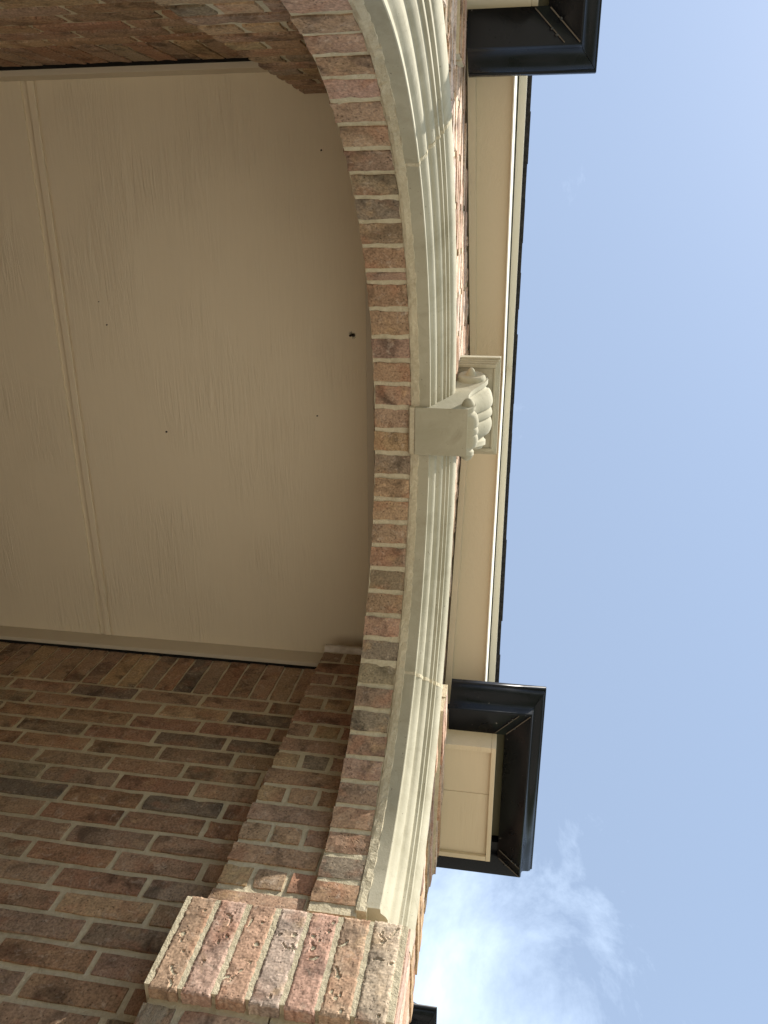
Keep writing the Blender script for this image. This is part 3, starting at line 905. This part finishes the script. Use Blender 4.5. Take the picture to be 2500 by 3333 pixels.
FB, GZ = 1.3840, 1.4370
def cornice_return(side, lab_r, lab_g):
    xi, xo = (1.036, 1.342) if side > 0 else (2 * X0 - 1.036 - .004, 2 * X0 - 1.342)
    yf = -0.0065
    root = thing('cornice_return', lab_r, 'cornice', W((xi + xo) / 2, 0.06, FB))
    lo, hi = sorted((xi, xo))
    th = 0.0125
    yw = YWR - 0.03
    box('fascia_board', lo, hi, yf, yf + th * .8, FB, GZ + 0.075, 'soffit_paint', root, 0.001)
    a, b_ = sorted((xi, xi + side * th)); box('end_board', a, b_, yf + th * .8 + .0003, 0.135, FB + .0004, GZ + 0.075, 'soffit_paint', root, 0.001)
    a, b_ = sorted((xo, xo - side * th)); box('end_board', a, b_, yf + th * .8 + .0003, 1.9, FB + .0004, GZ + 0.075, 'soffit_paint', root, 0.001)
    xm = xi + side * 0.128
    a, b_ = sorted((xi + side * (th + .0004), xm - side * 0.0003)); box('soffit_board', a, b_, yf + th * .8, 0.135, FB + .0095, FB + .020, 'soffit_paint', root)
    a, b_ = sorted((xm + side * 0.0003, xo - side * (th + .0004))); box('soffit_board', a, b_, yf + th * .8, 0.135, FB + .0085, FB + .020, 'soffit_paint', root)
    a, b_ = sorted((XCOR + 0.004 if side > 0 else XCOL - 0.004, xo - side * (th + .0004))); box('eave_soffit', a, b_, 0.1355, 1.9, FB + .009, FB + .020, 'soffit_paint', root)
    box('packing_strip', lo + .001, hi - .0005, -0.0240, yf - .0003, GZ + .030, GZ + .07, 'shaded_wood', root)
    # little sloped roof on top
    hexa('return_roof', [(lo - .03 * (side > 0), -0.05, GZ + .070), (hi + .03 * (side < 0), -0.05, GZ + .070), (hi, .118, GZ + .0765), (lo, .118, GZ + .0765),
                         (lo - .03 * (side > 0), -0.05, GZ + .076), (hi + .03 * (side < 0), -0.05, GZ + .076), (hi, .118, GZ + .15), (lo, .118, GZ + .15)], 'shingle_asphalt', root)
    g = thing('gutter', lab_g, 'gutter', W((xi + xo) / 2, -0.05, GZ))
    ni, nf, no = (-side, 0), (0, -1), (side, 0)
    yb = -0.0243
    path = [((xi - side * .0005, YWR - 0.022 if side > 0 else YWL - 0.010), None, ni), ((xi - side * .0005, yb), ni, nf), ((xo + side * .033, yb), nf, no), ((xo + side * .033, 1.9), no, None)]
    a, b_ = sorted((xo + side * .0004, xo + side * .0326)); box('packing_strip', a, b_, -0.0240, 1.9, GZ + .010, GZ + .07, 'gutter_black', root)
    gutter_runs(g, path, GZ)
cornice_return(1, 'beige boxed cornice return with two soffit boards, framed by black gutter in the lower right',
               'black metal gutter wrapping three sides of the beige cornice return beside the clouds')
cornice_return(-1, 'beige boxed cornice return mostly cut off by the top edge of the photo',
               'black metal gutter corner with bright glint at the top edge of the photo')

# ------------------------------------------------------------------ neighbouring wing of the house
wg = thing('house_wing', 'beige eave of the next house wing, barely seen past the brick pier', 'house', W(2.6, 0.5, FLOOR))
box('wall', 2.21, 4.2, 0.38, 1.9, FLOOR - .08, 1.46, 'brick_clay', wg).color = (.3, .17, .105, 1)
box('soffit_board', 2.109, 4.3, 0.212, 1.95, 1.4600, 1.475, 'soffit_paint', wg)
box('fascia_board', 2.1085, 4.3, 0.200, 0.2115, 1.4550, 1.545, 'soffit_paint', wg)
hexa('roof', [(2.05, .16, 1.5455), (4.3, .16, 1.5455), (4.3, 1.95, 1.5455), (2.05, 1.95, 1.5455), (2.05, .16, 1.555), (4.3, .16, 1.555), (4.3, 1.95, 2.6), (2.6, 1.95, 2.6)], 'shingle_asphalt', wg)
g = thing('gutter', 'small black gutter corner behind the brick pier at the bottom edge of the photo', 'gutter', W(2.0, 0.15, 1.47))
gutter_runs(g, [((2.107, 1.9), None, (-1, 0)), ((2.107, 0.1985), (-1, 0), (0, -1)), ((4.3, 0.1985), (0, -1), None)], 1.468)

# ------------------------------------------------------------------ insect on the ceiling
ins = thing('insect', 'tiny dark insect clinging to the beige ceiling near the brick arch', 'insect', W(.2115, .3378, CEIL))
vs, fs = [], []
def blob(cx, cy, cz, a, b_, c_):
    n0 = len(vs)
    for i in range(5):
        th = math.pi * i / 4
        for k in range(8):
            ph = 2 * math.pi * k / 8
            q = max(0.02, math.sin(th))
            vs.append(W(.2115, .3378, CEIL) + Vector((cx + a * q * math.cos(ph), cy + b_ * q * math.sin(ph), cz + c_ * math.cos(th))))
    for i in range(4):
        for k in range(8):
            fs.append((n0 + i * 8 + k, n0 + i * 8 + (k + 1) % 8, n0 + (i + 1) * 8 + (k + 1) % 8, n0 + (i + 1) * 8 + k))
blob(0, 0, -.005, .006, .008, .004); blob(.002, .010, -.004, .004, .005, .003)
mesh_obj('body', vs, fs, 'insect_brown', ins, True)
for k in range(6):
    a = -1.0 + 0.4 * k if k < 3 else 2.1 + 0.4 * (k - 3)
    p0 = W(.2115, .3378, CEIL) + Vector((0, .004, -.004)); p1 = p0 + Vector((math.cos(a) * .014, math.sin(a) * .014, .0035))
    d = (p1 - p0).normalized(); s1 = d.cross(Vector((0, 0, 1))).normalized() * .0006; s2 = Vector((0, 0, .0006))
    mesh_obj('leg', [p0 + s1, p0 - s1, p0 + s2, p1 + s1, p1 - s1, p1 + s2], [(0, 1, 2), (3, 5, 4), (0, 3, 4, 1), (1, 4, 5, 2), (2, 5, 3, 0)], 'insect_brown', ins)

scene.render.engine = 'CYCLES'
scene.cycles.max_bounces = 10
scene.cycles.diffuse_bounces = 6
